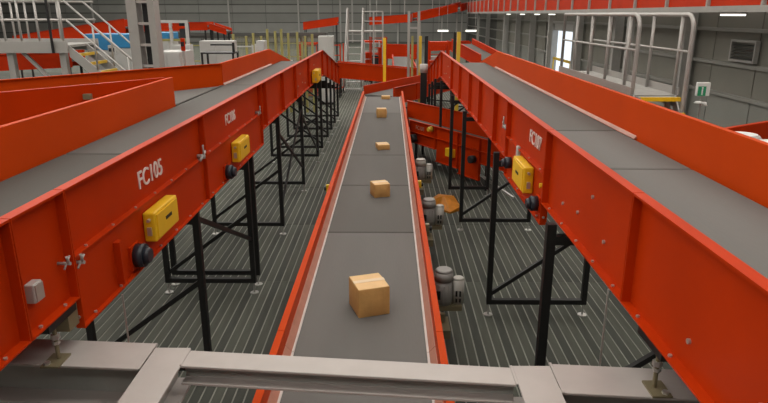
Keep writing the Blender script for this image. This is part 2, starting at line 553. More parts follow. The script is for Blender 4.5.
# ------------------------------------------------------------------ centre conveyor
cx0, cx1, CT, CB = -.895, .43, 1.07, .87
c = thing('belt_conveyor', 'low centre belt conveyor carrying cardboard boxes between the raised ones', 'conveyor', (0, 0, 0))
cs = [-1.5, 1.6, 4.45, 7.36, 9.60, 11.83, 14.4, 17.2, 20.6]
for i in range(len(cs) - 1):
    y0, y1 = cs[i] + .004, cs[i + 1] - .004
    for s, xo in ((1, cx0), (-1, cx1)):
        m = MB()
        m.box(xo, xo + s * .055, y0, y1, CT - .012, CT)
        m.box(xo, xo + s * .008, y0, y1, CT - .05, CT - .012)
        m.box(xo + s * .047, xo + s * .055, y0, y1, CB - .28, CT - .012)
        m.box(xo, xo + s * .047, y0, y1, CB - .28, CB - .27)
        r = m.build('side_rail', 'orange_guard', c)
        q = MB().hexa([(xo + s * .055, y0, CB + .002), (xo + s * .115, y0, CB + .002), (xo + s * .115, y1, CB + .002), (xo + s * .055, y1, CB + .002),
                       (xo + s * .055, y0, CB + .065), (xo + s * .062, y0, CB + .065), (xo + s * .062, y1, CB + .065), (xo + s * .055, y1, CB + .065)])
        q.build('skirt_plate', 'skirt_rose', r)
        MB().box(xo + s * .10, xo + s * .125, y0, y1, CB + .002, CB + .012).build('skirt_edge', 'skirt', r)
for (y0, y1, mm) in ((-1.5, 7.36, 'belt_pale'), (7.36, 9.6, 'belt'), (9.6, 11.83, 'belt'), (11.83, 17.2, 'belt'), (17.2, 20.75, 'belt_pale')):
    MB().box(cx0 + .06, cx1 - .06, y0 + .012, y1 - .012, CB - .10, CB).build('belt', mm, c, bevel=.015)
MB().box(cx0 + .056, cx1 - .056, -1.5, 20.6, CB - .2, CB - .12).build('slider_bed', 'red', c)
for Y in (1.0, 4.4, 7.3, 10.2, 13.0, 15.8, 18.6):
    frame(c, cx0 + .05, cx1 - .05, Y, CB - .28, 1, brace=False)
# geared motors beside the right rail
for (Y, yb) in ((6.3, 0), (9.0, 1), (11.7, 2)):
    g = MB().box(cx1 - .045, .66, Y - .05, Y + .05, .40, .48).box(.52, .80, Y - .09, Y + .09, .36, .42).build('gear_motor', 'brass_zinc', c)
    MB().cyl((.60, Y, .42), (.60, Y, .70), .095, 24).build('motor_housing', 'motor_grey', g, smooth=True)
    fins = MB()
    for k in range(12):
        a = k * 6.2831853 / 12
        fins.box(.60 + .09 * math.cos(a) - .006, .60 + .09 * math.cos(a) + .006, Y + .09 * math.sin(a) - .012, Y + .09 * math.sin(a) + .012, .46, .66)
    fins.build('cooling_fins', 'motor_grey', g)
    MB().cyl((.60, Y, .70), (.60, Y, .80), .105, 24, .10).cyl((.60, Y, .80), (.60, Y, .825), .10, 24, .08).build('fan_cover', 'motor_white' if yb == 2 else 'motor_grey', g, smooth=True)
    MB().box(.51, .56, Y - .104, Y - .085, .50, .60).build('terminal_box', 'black', g)
    MB().cyl((.765, Y + .02, .42), (.765, Y + .02, .70), .068, 20).cyl((.765, Y + .02, .70), (.765, Y + .02, .72), .068, 20, .05).build('brake_housing', 'motor_white', g, smooth=True)
    MB().box(.73, .75, Y - .065, Y - .04, .52, .58).box(.77, .79, Y - .065, Y - .04, .52, .58).box(.73, .75, Y - .065, Y - .04, .45, .49).box(.77, .79, Y - .065, Y - .04, .45, .49).build('vent_slots', 'black', g)
    MB().box(.50, .64, Y - .5, Y - .18, .24, .34).cyl((.57, Y - .30, .34), (.57, Y - .30, .44), .03, 10).build('drive_bracket', 'brass_zinc', g)
    MB().cyl((.60, Y, .0), (.60, Y, .37), .02, 8).build('torque_stay', 'zinc', g)
for (Y, x, mm) in ((9.0, cx0 - .03, 'yellow'), (9.25, cx1 + .03, 'yellow'), (7.2, cx1 + .03, 'brass_zinc')):
    s = -1 if x < 0 else 1
    k = MB().box(x - .03, x + .03, Y - .03, Y + .03, CT - .14, CT - .03).build('photo_eye', mm, c, bevel=.006)
    MB().cyl((x + s * .03, Y, CT - .09), (x + s * .06, Y, CT - .09), .03, 12).build('lens', 'black', k)

# ------------------------------------------------------------------ cartons on the centre belt


def carton(x, y, w, d, h, rot, label, bulge=.02):
    t = thing('cardboard_box', label, 'box', (x, y, CB), rot, 'cardboard boxes on the centre belt')
    b = bmesh.new()
    bmesh.ops.create_cube(b, size=1)
    bmesh.ops.subdivide_edges(b, edges=b.edges[:], cuts=4, use_grid_fill=True)
    for v in b.verts:
        p = v.co
        bx, by = 1 - (2 * p.x) ** 2, 1 - (2 * p.y) ** 2
        z = (p.z + .5)
        k = bulge * math.sin(math.pi * z)
        q = Vector((p.x * w, p.y * d, z * h))
        if abs(p.x) > .49:
            q.x += math.copysign(k * by, p.x)
        if abs(p.y) > .49:
            q.y += math.copysign(k * bx, p.y)
        if p.z > .49:
            q.z -= .012 * bx * by * (h / .25)
        v.co = q
    me = bpy.data.meshes.new('carton_body')
    b.to_mesh(me)
    b.free()
    me.materials.append(MATS['carton'])
    o = bpy.data.objects.new('carton_body', me)
    COL.objects.link(o)
    o.parent = t
    md = o.modifiers.new('bevel', 'BEVEL')
    md.width, md.segments, md.limit_method, md.angle_limit = .006, 2, 'ANGLE', math.radians(50)
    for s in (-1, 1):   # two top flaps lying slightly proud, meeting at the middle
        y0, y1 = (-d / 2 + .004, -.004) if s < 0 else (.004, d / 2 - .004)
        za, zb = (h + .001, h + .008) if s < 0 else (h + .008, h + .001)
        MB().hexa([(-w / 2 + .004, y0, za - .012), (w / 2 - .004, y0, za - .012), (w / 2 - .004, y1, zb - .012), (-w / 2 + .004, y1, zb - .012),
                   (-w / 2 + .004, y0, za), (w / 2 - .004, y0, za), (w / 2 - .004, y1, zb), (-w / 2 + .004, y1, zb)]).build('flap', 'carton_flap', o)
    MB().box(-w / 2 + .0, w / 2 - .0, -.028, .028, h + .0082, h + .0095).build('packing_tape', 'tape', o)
    return t


carton(-.188, 5.248, .295, .325, .275, math.radians(19), 'largest cardboard box, nearest to the grey steel bridge on the centre belt')
carton(-.145, 9.03, .24, .25, .20, math.radians(18), 'second nearest cardboard box, cube shaped, on the centre belt')
carton(-.145, 12.45, .24, .30, .10, math.radians(12), 'low flat cardboard box between two taller ones on the centre belt', .008)
carton(-.22, 16.5, .25, .25, .23, math.radians(4), 'cube shaped cardboard box second farthest along the centre belt')
carton(-.13, 20.2, .27, .25, .10, math.radians(-3), 'farthest cardboard box, low and flat, at the end of the centre belt', .008)

# ------------------------------------------------------------------ grey steel bridge in the foreground
br = thing('steel_bridge', 'pale grey welded steel frame bridge crossing the foreground', 'steel frame', (-.22, 2.8, 0))
BO = Vector((-.22, 2.8, 0))


def ibeam(p0, p1, w, h, ztop, name, flange=.014):
    """channel / I section from p0 to p1 (xy) with visible flanges and recessed web"""
    d = (Vector((*p1, 0)) - Vector((*p0, 0))).normalized()
    r = Vector((-d.y, d.x, 0))
    a, b = Vector((*p0, ztop)), Vector((*p1, ztop))
    m = MB(BO)
    z = Vector((0, 0, 1))
    m.bar(a - z * flange / 2, b - z * flange / 2, w, flange)
    m.bar(a - z * (h - flange / 2), b - z * (h - flange / 2), w, flange)
    o = m.build(name, 'grey_paint', br, bevel=.003)
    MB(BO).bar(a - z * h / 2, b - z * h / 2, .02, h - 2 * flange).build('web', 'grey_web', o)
    return o


zb = 1.75
ibeam((-1.085, 2.905), (.632, 2.748), .155, .115, zb, 'cross_beam')
ibeam((-4.2, 3.115), (-1.29, 2.925), .26, .24, zb, 'cross_beam')
ibeam((.842, 2.735), (3.6, 2.52), .26, .24, zb, 'cross_beam')
ibeam((-1.183, 3.01), (-1.183, .9), .195, .20, zb, 'long_beam')
ibeam((.737, 2.845), (.737, .9), .195, .20, zb, 'long_beam')
for (x, y) in ((-1.183, 1.0), (.737, 1.0), (-3.9, 3.095), (3.4, 2.54)):
    MB(BO).box(x - .08, x + .08, y - .08, y + .08, 0, zb - (.20 if abs(x) < 2 else .24)).build('bridge_post', 'grey_paint', br)
    MB(BO).box(x - .14, x + .14, y - .14, y + .14, 0, .015).build('base_plate', 'grey_web', br)
MB(BO).box(-1.06, -1.02, 2.60, 2.66, 1.50, 1.63).build('cleat', 'grey_web', br)
for (x0, y0, x1, y1) in ((-1.085, 2.99, -1.085, 2.83), (.632, 2.84, .632, 2.67), (.842, 2.87, .842, 2.60), (-1.29, 3.05, -1.29, 2.79)):
    MB(BO).bar((x0, y0, zb + .002), (x1, y1, zb + .002), .012, .006).build('weld_seam', 'grey_paint', br)

# ------------------------------------------------------------------ generic conveyor for the remaining lines


def conveyor(label, p0, p1, w, up, down, legs=True, hang=0, m='red_far', belt='belt', step=1.2, group=None, stiff=(-1,), ends=None):
    """belt line p0->p1 (belt centre line), side panels reach `up` above and `down` below the belt"""
    p0, p1 = Vector(p0), Vector(p1)
    t = thing('belt_conveyor', label, 'conveyor', (p0.x, p0.y, 0), 0, group)
    O = Vector((p0.x, p0.y, 0))
    d = (p1 - p0)
    L = d.length
    d.normalize()
    r = d.cross(Vector((0, 0, 1))).normalized()
    Z = Vector((0, 0, 1))
    MB(O).bar(p0 - Z * .04, p1 - Z * .04, w - .04, .08).build('belt', belt, t)
    for s in (-1, 1):
        a, b = p0 + r * s * w / 2, p1 + r * s * w / 2
        z0, z1 = -down, up
        o = r * s
        pl = MB(O).hexa([a + Z * z0, a + o * .02 + Z * z0, b + o * .02 + Z * z0, b + Z * z0, a + Z * z1, a + o * .02 + Z * z1, b + o * .02 + Z * z1, b + Z * z1])
        for zz in (z0, z1):
            pl.hexa([a + Z * zz, a + o * .06 + Z * zz, b + o * .06 + Z * zz, b + Z * zz, a + Z * (zz + .012), a + o * .06 + Z * (zz + .012), b + o * .06 + Z * (zz + .012), b + Z * (zz + .012)])
        P = pl.build('side_panel', m, t)
        if s in stiff:
            n = max(1, int(L / step))
            for k in range(n + 1):
                q = a + d * (L * k / n * .999 + .001) + o * .02
                MB(O).hexa([q + Z * z0, q + o * .04 + Z * z0, q + o * .04 + d * .01 + Z * z0, q + d * .01 + Z * z0,
                            q + Z * z1, q + o * .04 + Z * z1, q + o * .04 + d * .01 + Z * z1, q + d * .01 + Z * z1]).build('stiffener', m, P)
    for k in range(hang):
        q = p0 + d * (L * (k + .5) / hang)
        MB(O).cyl(q + r * (w / 2 + .04) + Z * (up + .012), Vector((q.x + r.x * (w / 2 + .04), q.y + r.y * (w / 2 + .04), ZC)), .04, 6).build('hanger', 'column', t)
    if legs:
        n = max(1, int(L / 2.5))
        for k in range(n + 1):
            c_ = p0 + d * (.12 + (L - .24) * k / n)
            zt = c_.z - down
            if zt < .15:
                continue
            a, b = c_ - r * (w / 2 - .04), c_ + r * (w / 2 - .04)
            a2, b2 = Vector((a.x, a.y, .10)), Vector((b.x, b.y, .10))
            fo = MB(O).bar(a2, b2, .05, .05).build('support_frame', 'black', t)
            for q in (a, b):
                MB(O).bar((q.x, q.y, 0), (q.x, q.y, zt), .06, .06).build('post', 'black', fo)
    return t


# feeder merging into the left conveyor at 37 degrees
mg = thing('belt_conveyor', 'orange feeder conveyor merging into the left raised conveyor at an angle', 'conveyor', (-2.86, 8.2, 0))
O = Vector((-2.86, 8.2, 0))
u = Vector((-.600, -.800, 0))
Z = Vector((0, 0, 1))
n0, f0 = Vector((-2.90, 8.12, 0)), Vector((-2.84, 10.60, 0))
LEN = 6.5


def vpanel(mb, a, b, z0, z1, th):
    d_ = (b - a).normalized()
    r_ = Vector((-d_.y, d_.x, 0)) * th
    return mb.hexa([a + Z * z0, b + Z * z0, b + r_ + Z * z0, a + r_ + Z * z0, a + Z * z1, b + Z * z1, b + r_ + Z * z1, a + r_ + Z * z1])


for k in range(3):
    a, b = LEN * k / 3 + .003, LEN * (k + 1) / 3 - .003
    g = vpanel(MB(O), n0 + u * a, n0 + u * b, NORM, GTOP, -.015)
    vpanel(g, n0 + u * a, n0 + u * b, GTOP, GTOP + .012, -.05)
    g.build('guard_panel', 'red', mg)
    g = vpanel(MB(O), f0 + u * a, f0 + u * b, NORM, GTOP, .015)
    vpanel(g, f0 + u * a, f0 + u * b, GTOP, GTOP + .012, .05)
    g.build('guard_panel', 'orange_guard', mg)
MB(O).prism([(-2.86, 8.24), (-2.86, 10.44), (-2.86 + u.x * LEN, 10.44 + u.y * LEN), (-2.86 + u.x * LEN, 8.24 + u.y * LEN)], BELT - .09, BELT - .004).build('belt', 'belt_pale', mg)
MB(O).prism([(-2.815, 8.17), (-2.815, 10.57), (-2.85, 10.50), (-2.85, 8.20)], BELT - .12, BELT + .004).build('transfer_strip', 'belt_dark', mg)
for k in (1.2, 4.0, 6.2):
    for q in (n0, f0):
        w_ = q + u * k
        MB(O).box(w_.x - .04, w_.x + .04, w_.y - .04, w_.y + .04, 0, NORM).build('post', 'black', mg)
bb = n0 + u * 1.05
MB(O).box(bb.x - .03, bb.x + .05, bb.y - .08, bb.y - .01, GTOP - .15, GTOP - .09).build('bracket', 'brass_zinc', mg)

# low feeder from the right (passes under the right conveyor, runs into the centre line)
lw = thing('belt_conveyor', 'low red feeder conveyor passing under the right raised conveyor into the centre line', 'conveyor', (.5, 14.8, 0))
O = Vector((.5, 14.8, 0))
u = Vector((.510, -.860, 0))
a0, b0 = Vector((.47, 14.85, 0)), Vector((.47, 16.6, 0))
for (s0, s1, zb_) in ((.02, 1.15, .55), (1.16, 2.0, .28), (2.01, 2.75, .18), (2.76, 3.6, .55)):
    g = vpanel(MB(O), a0 + u * s0, a0 + u * s1, zb_, CT, .012)
    vpanel(g, a0 + u * s0, a0 + u * s1, CT, CT + .012, -.05)
    vpanel(g, a0 + u * s0, a0 + u * s1, .80, .812, -.04)
    vpanel(g, a0 + u * s0, a0 + u * s1, zb_, zb_ + .012, -.04)
    p = g.build('side_panel', 'red', lw)
    vpanel(MB(O), a0 + u * s1 - u * .02, a0 + u * (s1 - .005), zb_, CT, -.045).build('stiffener', 'red', p)
for (s0, s1) in ((.02, 1.8), (1.81, 4.2)):
    g = vpanel(MB(O), b0 + u * s0, b0 + u * s1, .6, CT + .22, -.015)
    vpanel(g, b0 + u * s0, b0 + u * s1, CT + .22, CT + .232, -.05)
    g.build('guard_panel', 'red', lw)
e0, e1 = a0 + u * 3.6, b0 + u * 4.2
MB(O).prism([(.50, 14.88), (.50, 16.5), (e1.x - .03, e1.y - .1), (e0.x + .02, e0.y + .1)], CB - .09, CB - .003).build('belt', 'belt', lw)
perp = Vector((-.860, -.510, 0))
lettering('FC108', lw, a0 + u * .48 - O + perp * .008 + Z * .935, u, Z, .095, m='skirt_rose')
q = a0 + u * 1.75 + perp * .03
MB(O).bar(q + Z * .50, q + Z * .68, .12, .26, up=u).build('control_box', 'yellow', lw, bevel=.01)
q = a0 + u * 1.02 + perp * .05
MB(O).cyl(q + Z * 1.0, q + perp * .10 + Z * 1.0, .07, 16, .045).build('warning_horn', 'yellow_post', lw, smooth=True)
q = a0 + u * .35 + perp * .05
MB(O).cyl(q + Z * .68, q + perp * .14 + Z * .68, .10, 18).build('drive_motor', 'black_rubber', lw, smooth=True)
q = a0 + u * 2.6 + perp * .05
MB(O).cyl(q + Z * .62, q + perp * .12 + Z * .62, .08, 18).build('drive_motor', 'black_rubber', lw, smooth=True)
for s_ in (.25, 2.9):
    for bb in (a0 + u * s_ - perp * .05, b0 + u * (s_ + .6) + perp * .05):
        MB(O).box(bb.x - .03, bb.x + .03, bb.y - .03, bb.y + .03, 0, .56).build('post', 'black', lw)
MB(O).bar(a0 + u * 2.9 + perp * .1 + Z * .35, a0 + u * 3.9 + perp * .1 + Z * .12, .04, .04).build('floor_stay', 'zinc', lw)

# orange tarp-like cover lying on the floor under the right conveyor
tp = tag(MB((1.0, 11.0, 0)).add(
    [(.72, 11.35, .02), (1.02, 11.55, .14), (1.36, 11.3, .16), (1.46, 10.7, .10), (1.20, 10.45, .03), (.95, 10.75, .06), (1.1, 11.0, .24),
     (.72, 11.35, 0), (1.02, 11.55, 0), (1.36, 11.3, 0), (1.46, 10.7, 0), (1.20, 10.45, 0), (.95, 10.75, 0)],
    [(0, 1, 6), (1, 2, 6), (2, 3, 6), (3, 4, 6), (4, 5, 6), (5, 0, 6), (0, 7, 8, 1), (1, 8, 9, 2), (2, 9, 10, 3), (3, 10, 11, 4), (4, 11, 12, 5), (5, 12, 7, 0), (12, 11, 10, 9, 8, 7)]
).build('plastic_cover', 'orange_tarp'), 'crumpled orange plastic cover on the floor beside the centre conveyor motors', 'cover')
tp.location = (.95, 11.25, 0)
tp.scale = (.8, .8, .9)

# centre line bends to the right at its far end
conveyor('far stretch of the centre belt line bending right under the red crosswise conveyor', (-.385, 21.12, CB - .004), (2.08, 25.73, CB - .004), 1.12, .27, .30, m='red', belt='belt_pale', step=1.4, stiff=(1,))
conveyor('red crosswise conveyor linking the tails of both raised conveyors', (-2.3, 27.6, 1.28), (1.32, 27.6, .98), .8, .22, .42, m='red', step=1.3, stiff=())
conveyor('straight grey belt conveyor with red end stop beyond the crosswise conveyor', (.66, 28.3, 1.15), (.66, 36.6, 1.15), .95, .12, .30, belt='belt_pale')
conveyor('short red conveyor standing behind the crosswise one, beside the yellow post', (-.4, 38.4, 1.3), (1.7, 37.6, 1.3), .8, .45, .35)

# ------------------------------------------------------------------ right access platform with curved handrails
pf = thing('access_platform', 'grey access platform with curved tube handrails and yellow step edges', 'platform', (4.37, 12.5, 0))
O = Vector((4.37, 12.5, 0))
PZ, PY0, PY1 = 2.22, 10.35, 14.9
MB(O).box(3.98, 4.77, PY0, PY1, PZ - .05, PZ).build('deck', 'deck', pf)
for x in (3.97, 4.75):
    MB(O).box(x, x + .02, PY0, PY1, PZ - .20, PZ + .12).build('toe_board', 'rail_grey', pf)


def handrail(x, ya, yb, root, off, ztop=3.49):
    bend = [(x, ya + .0 - .16 * math.sin(a) * 0 + .22 * (1 - math.sin(a)) - .12, ztop - .22 * (1 - math.cos(a - math.pi / 2)) * 0 - .22 * (1 - math.cos(a))) for a in [k * math.pi / 16 for k in range(8, -1, -1)]]
    pts = [(x, ya - .02, 1.35), (x, ya - .12, 2.1)] + [(x, ya - .12 + .22 * (1 - math.cos(k * math.pi / 16)), ztop - .22 + .22 * math.sin(k * math.pi / 16)) for k in range(9)] + [(x, yb, ztop), (x, yb, PZ)]
    MB(off).tube(pts, .034, 10).build('handrail', 'rail_grey', root, smooth=True)
    MB(off).tube([(x, ya - .12, ztop - .56), (x, yb, ztop - .56)], .02, 8).build('mid_rail', 'rail_grey', root, smooth=True)
    n = 4
    for k in range(n):
        y = ya + .28 + (yb - ya - .28) * k / n
        MB(off).tube([(x, y, PZ), (x, y, ztop)], .029, 8).build('baluster', 'rail_grey', root, smooth=True)


handrail(4.03, 10.55, PY1, pf, O)
handrail(4.71, 10.15, PY1, pf, O)
for k in range(8):
    z, y = PZ - .02 - k * .22, PY0 - .02 - k * .21
    tr = MB(O).box(4.05, 4.69, y - .24, y, z - .03, z).build('tread', 'deck', pf)
    MB(O).box(4.05, 4.69, y - .25, y - .19, z + .001, z + .012).box(4.05, 4.69, y - .255, y - .241, z - .05, z + .012).build('nosing', 'yellow', tr)
for x in (4.03, 4.71):
    MB(O).hexa([(x - .012, PY0, PZ - .25), (x + .012, PY0, PZ - .25), (x + .012, PY0 - 1.95, .0), (x - .012, PY0 - 1.95, .0),
                (x - .012, PY0, PZ), (x + .012, PY0, PZ), (x + .012, PY0 - 1.95, .22), (x - .012, PY0 - 1.95, .22)]).build('stringer', 'rail_grey', pf)
for (x, y) in ((4.03, 10.6), (4.71, 10.6), (4.03, 14.7), (4.71, 14.7)):
    MB(O).box(x - .04, x + .04, y - .04, y + .04, 0, PZ - .05).build('column', 'rail_grey', pf)

# exit sign on a thin post
sg = thing('exit_sign', 'green and white emergency exit sign box on a thin post', 'sign', (5.17, 10.4, 0))
MB().cyl((0, 0, 0), (0, 0, 2.20), .014, 8).build('post', 'rail_grey', sg)
MB().cyl((0, 0, 0), (0, 0, .015), .12, 12).build('base', 'rail_grey', sg)
sb = MB().box(-.10, .11, -.04, .04, 2.20, 2.42).build('sign_box', 'sign_white', sg, bevel=.01)
MB().box(-.092, .04, -.044, -.04, 2.205, 2.36).build('green_panel', 'green_sign', sb)
MB().cyl((-.02, -.0455, 2.335), (-.02, -.0445, 2.335), .016, 10).box(-.032, -.008, -.0455, -.0445, 2.26, 2.315).box(-.032, -.022, -.0455, -.0445, 2.22, 2.26).box(-.016, -.006, -.0455, -.0445, 2.22, 2.26).build('running_figure', 'sign_white', sb)
MB().cyl((-.03, 0, 2.08), (-.03, 0, 2.11), .08, 14, .05).cyl((.06, -.01, 2.04), (.06, -.01, 2.10), .05, 12, .03).build('lamp_head', 'sign_white', sg, smooth=True)

# red side conveyor at the right edge with white drums on it
conveyor('dark red conveyor at the right edge holding two white drums', (3.3, 6.35, 1.75), (6.2, 8.19, 1.75), 1.0, .42, .35, m='red')
for i, (x, y, z, r) in enumerate(((3.95, 6.90, 1.74, .22), (4.02, 6.45, 1.74, .19))):
    t = thing('white_drum', ['larger white drum lying on the dark red conveyor at the right edge', 'smaller white drum in front of the larger one on the dark red conveyor'][i], 'drum', (x, y, z + .012))
    MB().cyl((0, 0, 0), (0, 0, .40), r, 24).cyl((0, 0, .40), (0, 0, .45), r, 24, r * .8).build('drum_body', 'white', t, smooth=True)
    MB().cyl((0, 0, .45), (0, 0, .465), r * .7, 20).build('lid', 'sign_white', t, smooth=True)

# ------------------------------------------------------------------ elevated gallery conveyor along the right wall
GX = 7.9
ga = thing('gallery_conveyor', 'red conveyor on a long elevated grey gallery along the right wall', 'conveyor', (GX, 9, 0))
O = Vector((GX, 9, 0))
MB(O).box(GX, GX + 1.3, 9, 66, 3.57, 3.66).build('gallery_deck', 'girt', ga)
MB(O).box(GX - .10, GX, 9, 66, 3.54, 3.68).build('edge_beam', 'column', ga)
y = 9.0
while y < 65:
    MB(O).box(GX + .02, GX + .05, y + .01, y + 2.38, 3.67, 4.6).build('side_panel', 'red_far', ga)
    MB(O).box(GX - .06, GX + .02, y - .04, y + .04, 3.68, 5.2).build('stanchion', 'column', ga)
    y += 2.4
MB(O).box(GX + .05, GX + 1.1, 9, 66, 4.25, 4.33).build('belt', 'belt', ga)
for yy in (11.2, 22.0, 33.0, 46.0, 60.0):
    MB(O).box(GX + .2, GX + .4, yy - .1, yy + .1, 0, 3.57).build('column', 'column', ga)
for i, yy in enumerate((12.0, 14.6, 17.6, 21.4, 24.6, 28.4, 31.4, 34.6, 38.5, 43.0)):
    l = thing('batten_light', ('nearest', 'second nearest', 'third nearest', 'fourth nearest', 'fifth nearest', 'fifth farthest', 'fourth farthest', 'third farthest', 'second farthest', 'farthest')[i] + ' slim white batten lamp glowing under the red gallery conveyor', 'lamp', (GX + .05, yy, 3.448), 0, 'batten lamps under the gallery')
    MB().box(-.05, .05, 0, 1.0, .05, .10).box(-.01, .01, .2, .22, .10, .12).box(-.01, .01, .78, .8, .10, .12).build('housing', 'white', l)
    MB().box(-.045, .045, .02, .98, .012, .05).build('diffuser', 'lamp', l)

# far overhead red line that curves over to the left
pts = [(8.2, 71.0, 4.3), (6.2, 62, 3.95), (2.0, 60, 3.05), (-2.2, 60, 2.75)]
for i, (lab) in enumerate(('red overhead conveyor leaving the far end of the gallery', 'red overhead conveyor sloping down above the centre background', 'red overhead conveyor level above the white stairs')):
    conveyor(lab, pts[i], Vector(pts[i]).lerp(Vector(pts[i + 1]), .93), .9, .45, .25, legs=False, hang=3, step=3.0)
    for k in (.3, .8):
        p = Vector(pts[i]).lerp(Vector(pts[i + 1]), k)
        hp = tag(MB((p.x, p.y, 0)).box(p.x - .06, p.x + .06, p.y - .06, p.y + .06, 0, p.z - .26).build('support_column', 'column'),
                 'thin grey column holding up the red overhead conveyor in the background', 'column', 'overhead conveyor columns')
        hp.location = (p.x, p.y, 0)
conveyor('red conveyor rising to the right in the background above the white panel', at_y(304, 27, 48), at_y(338, 22, 48), .9, .35, .2, step=3.0)
conveyor('long red conveyor rising behind the left platform', at_y(20, 43, 27), at_y(129.6, 26.2, 27), .9, .30, .42, step=2.0)
conveyor('red conveyor crest above the white machines on the left', at_y(133, 26.5, 27.2), at_y(210.5, 25, 27.2), .9, .12, .20, step=2.0)
conveyor('short red conveyor falling away right of the white machines', at_y(212, 25.5, 27.2), at_y(229, 31, 27.2), .9, .10, .14, step=2.0)

# ------------------------------------------------------------------ left platform with stair
lp = thing('access_platform', 'grey steel mezzanine platform with straight tube railing at upper left', 'platform', (-10.0, 16.5, 0))
O = Vector((-10.0, 16.5, 0))
pa, pb = at_y(-40, 45, 16.5), at_y(68, 45, 16.5)
DZ = pa.z
MB(O).box(pa.x, pb.x, 16.5, 18.2, DZ - .06, DZ).build('deck', 'deck', lp)
MB(O).box(pa.x, pb.x, 16.44, 16.5, DZ - .20, DZ + .10).build('edge_beam', 'rail_grey', lp)
MB(O).box(pa.x, pb.x, 18.2, 18.26, DZ - .20, DZ + .10).build('edge_beam', 'rail_grey', lp)
for yy in (16.47, 18.23):
    for dz in (1.10, .62):
        MB(O).tube([(pa.x, yy, DZ + dz), (pb.x, yy, DZ + dz)], .025, 8).build('rail', 'rail_grey', lp, smooth=True)
    for px in (-30, 4, 20, 38, 62) if yy < 17 else (-20, 14, 28, 60):
        X = at_y(px, 30, yy).x
        MB(O).tube([(X, yy, DZ), (X, yy, DZ + 1.10)], .03, 8).build('baluster', 'rail_grey', lp, smooth=True)
for px in (-25, 14, 66):
    X = at_y(px, 60, 16.7).x
    MB(O).box(X - .08, X + .08, 16.55, 16.71, 0, DZ - .06).build('column', 'rail_grey', lp)
X = at_y(30, 60, 16.7).x
MB(O).bar((X - .2, 16.63, DZ - .1), (X + .9, 16.63, DZ - 1.3), .08, .08).build('knee_brace', 'rail_grey', lp)
X = at_y(48.5, 20, 16.40).x
MB(O).cyl((X, 16.40, DZ - .2), (X, 16.40, 5.2), .035, 8).build('cable_pole', 'black', lp)

st = thing('steel_stair', 'grey steel stair with yellow edged treads leading down from the left platform', 'stair', (pb.x, 16.5, 0))
O = Vector((pb.x, 16.5, 0))
nt_ = 11
run, rise = .25, DZ / 12
for k in range(nt_):
    x, z = pb.x + k * run, DZ - (k + 1) * rise
    tr = MB(O).box(x + .01, x + .26, 16.55, 17.5, z - .03, z).build('tread', 'deck', st)
    MB(O).box(x + .21, x + .27, 16.55, 17.5, z + .001, z + .012).box(x + .261, x + .275, 16.55, 17.5, z - .06, z + .012).build('nosing', 'yellow_post', tr)
xe = pb.x + nt_ * run
for yy in (16.52, 17.53):
    MB(O).hexa([(pb.x, yy - .015, DZ - .30), (xe, yy - .015, 0), (xe, yy + .015, 0), (pb.x, yy + .015, DZ - .30),
                (pb.x, yy - .015, DZ), (xe, yy - .015, .30), (xe, yy + .015, .30), (pb.x, yy + .015, DZ)]).build('stringer', 'rail_grey', st)
    for dz in (1.10, .62):
        MB(O).tube([(pb.x + .03, yy, DZ + dz), (xe, yy, .20 + dz)], .025, 8).build('handrail', 'rail_grey', st, smooth=True)
    for k in (.25, .55, .9):
        MB(O).tube([(pb.x + (xe - pb.x) * k, yy, DZ * (1 - k) + .2 * k), (pb.x + (xe - pb.x) * k, yy, (DZ + 1.1) * (1 - k) + 1.3 * k)], .025, 8).build('baluster', 'rail_grey', st, smooth=True)

# twin mast lift column
a, b = at_y(129.5, 30, 13.0), at_y(157, 30, 13.0)
ml = thing('lift_mast', 'tall grey twin-column lift mast with black cable chain between its columns', 'mast', ((a.x + b.x) / 2, 13, 0))
O = Vector(((a.x + b.x) / 2, 13, 0))
w_ = b.x - a.x
MB(O).box(a.x, a.x + w_ * .36, 12.95, 13.25, 0, 5.6).build('column', 'column', ml)
MB(O).box(b.x - w_ * .24, b.x, 12.95, 13.25, 0, 5.6).build('column', 'column', ml)
MB(O).box(a.x + w_ * .45, a.x + w_ * .67, 13.14, 13.24, 0, 5.6).build('cable_chain', 'black_rubber', ml)
for k in range(12):
    z = .35 + k * .42
    MB(O).box(a.x + w_ * .36, b.x - w_ * .24, 12.98, 13.04, z, z + .05).build('rung', 'grey_paint', ml)

# ------------------------------------------------------------------ machines in the left background


def cabinet(name, label, cat, px0, px1, py0, Y, depth, m='white', doors=2, top=None, group=None):
    a, b = at_y(px0, py0, Y), at_y(px1, py0, Y)
    H = a.z
    t = thing(name, label, cat, ((a.x + b.x) / 2, Y, 0), 0, group)
    w = (b.x - a.x)
    MB().box(-w / 2, w / 2, 0, depth, .10, H).build('body', m, t, bevel=.01)
    MB().box(-w / 2 + .03, w / 2 - .03, .03, depth - .03, 0, .10).build('plinth', 'black', t)
    for k in range(doors):
        x0, x1 = -w / 2 + w * k / doors + .012, -w / 2 + w * (k + 1) / doors - .012
        d_ = MB().box(x0, x1, -.02, -.001, .16, H - .05).build('door', m, t)
        MB().box(x1 - .06, x1 - .035, -.04, -.021, H * .5, H * .5 + .14).build('handle', 'black_rubber', d_)
    if top:
        MB().box(-w / 2 - .02, w / 2 + .02, -.04, depth + .02, H + .001, H + top[1]).build('hood', top[0], t, bevel=.02)
    return t


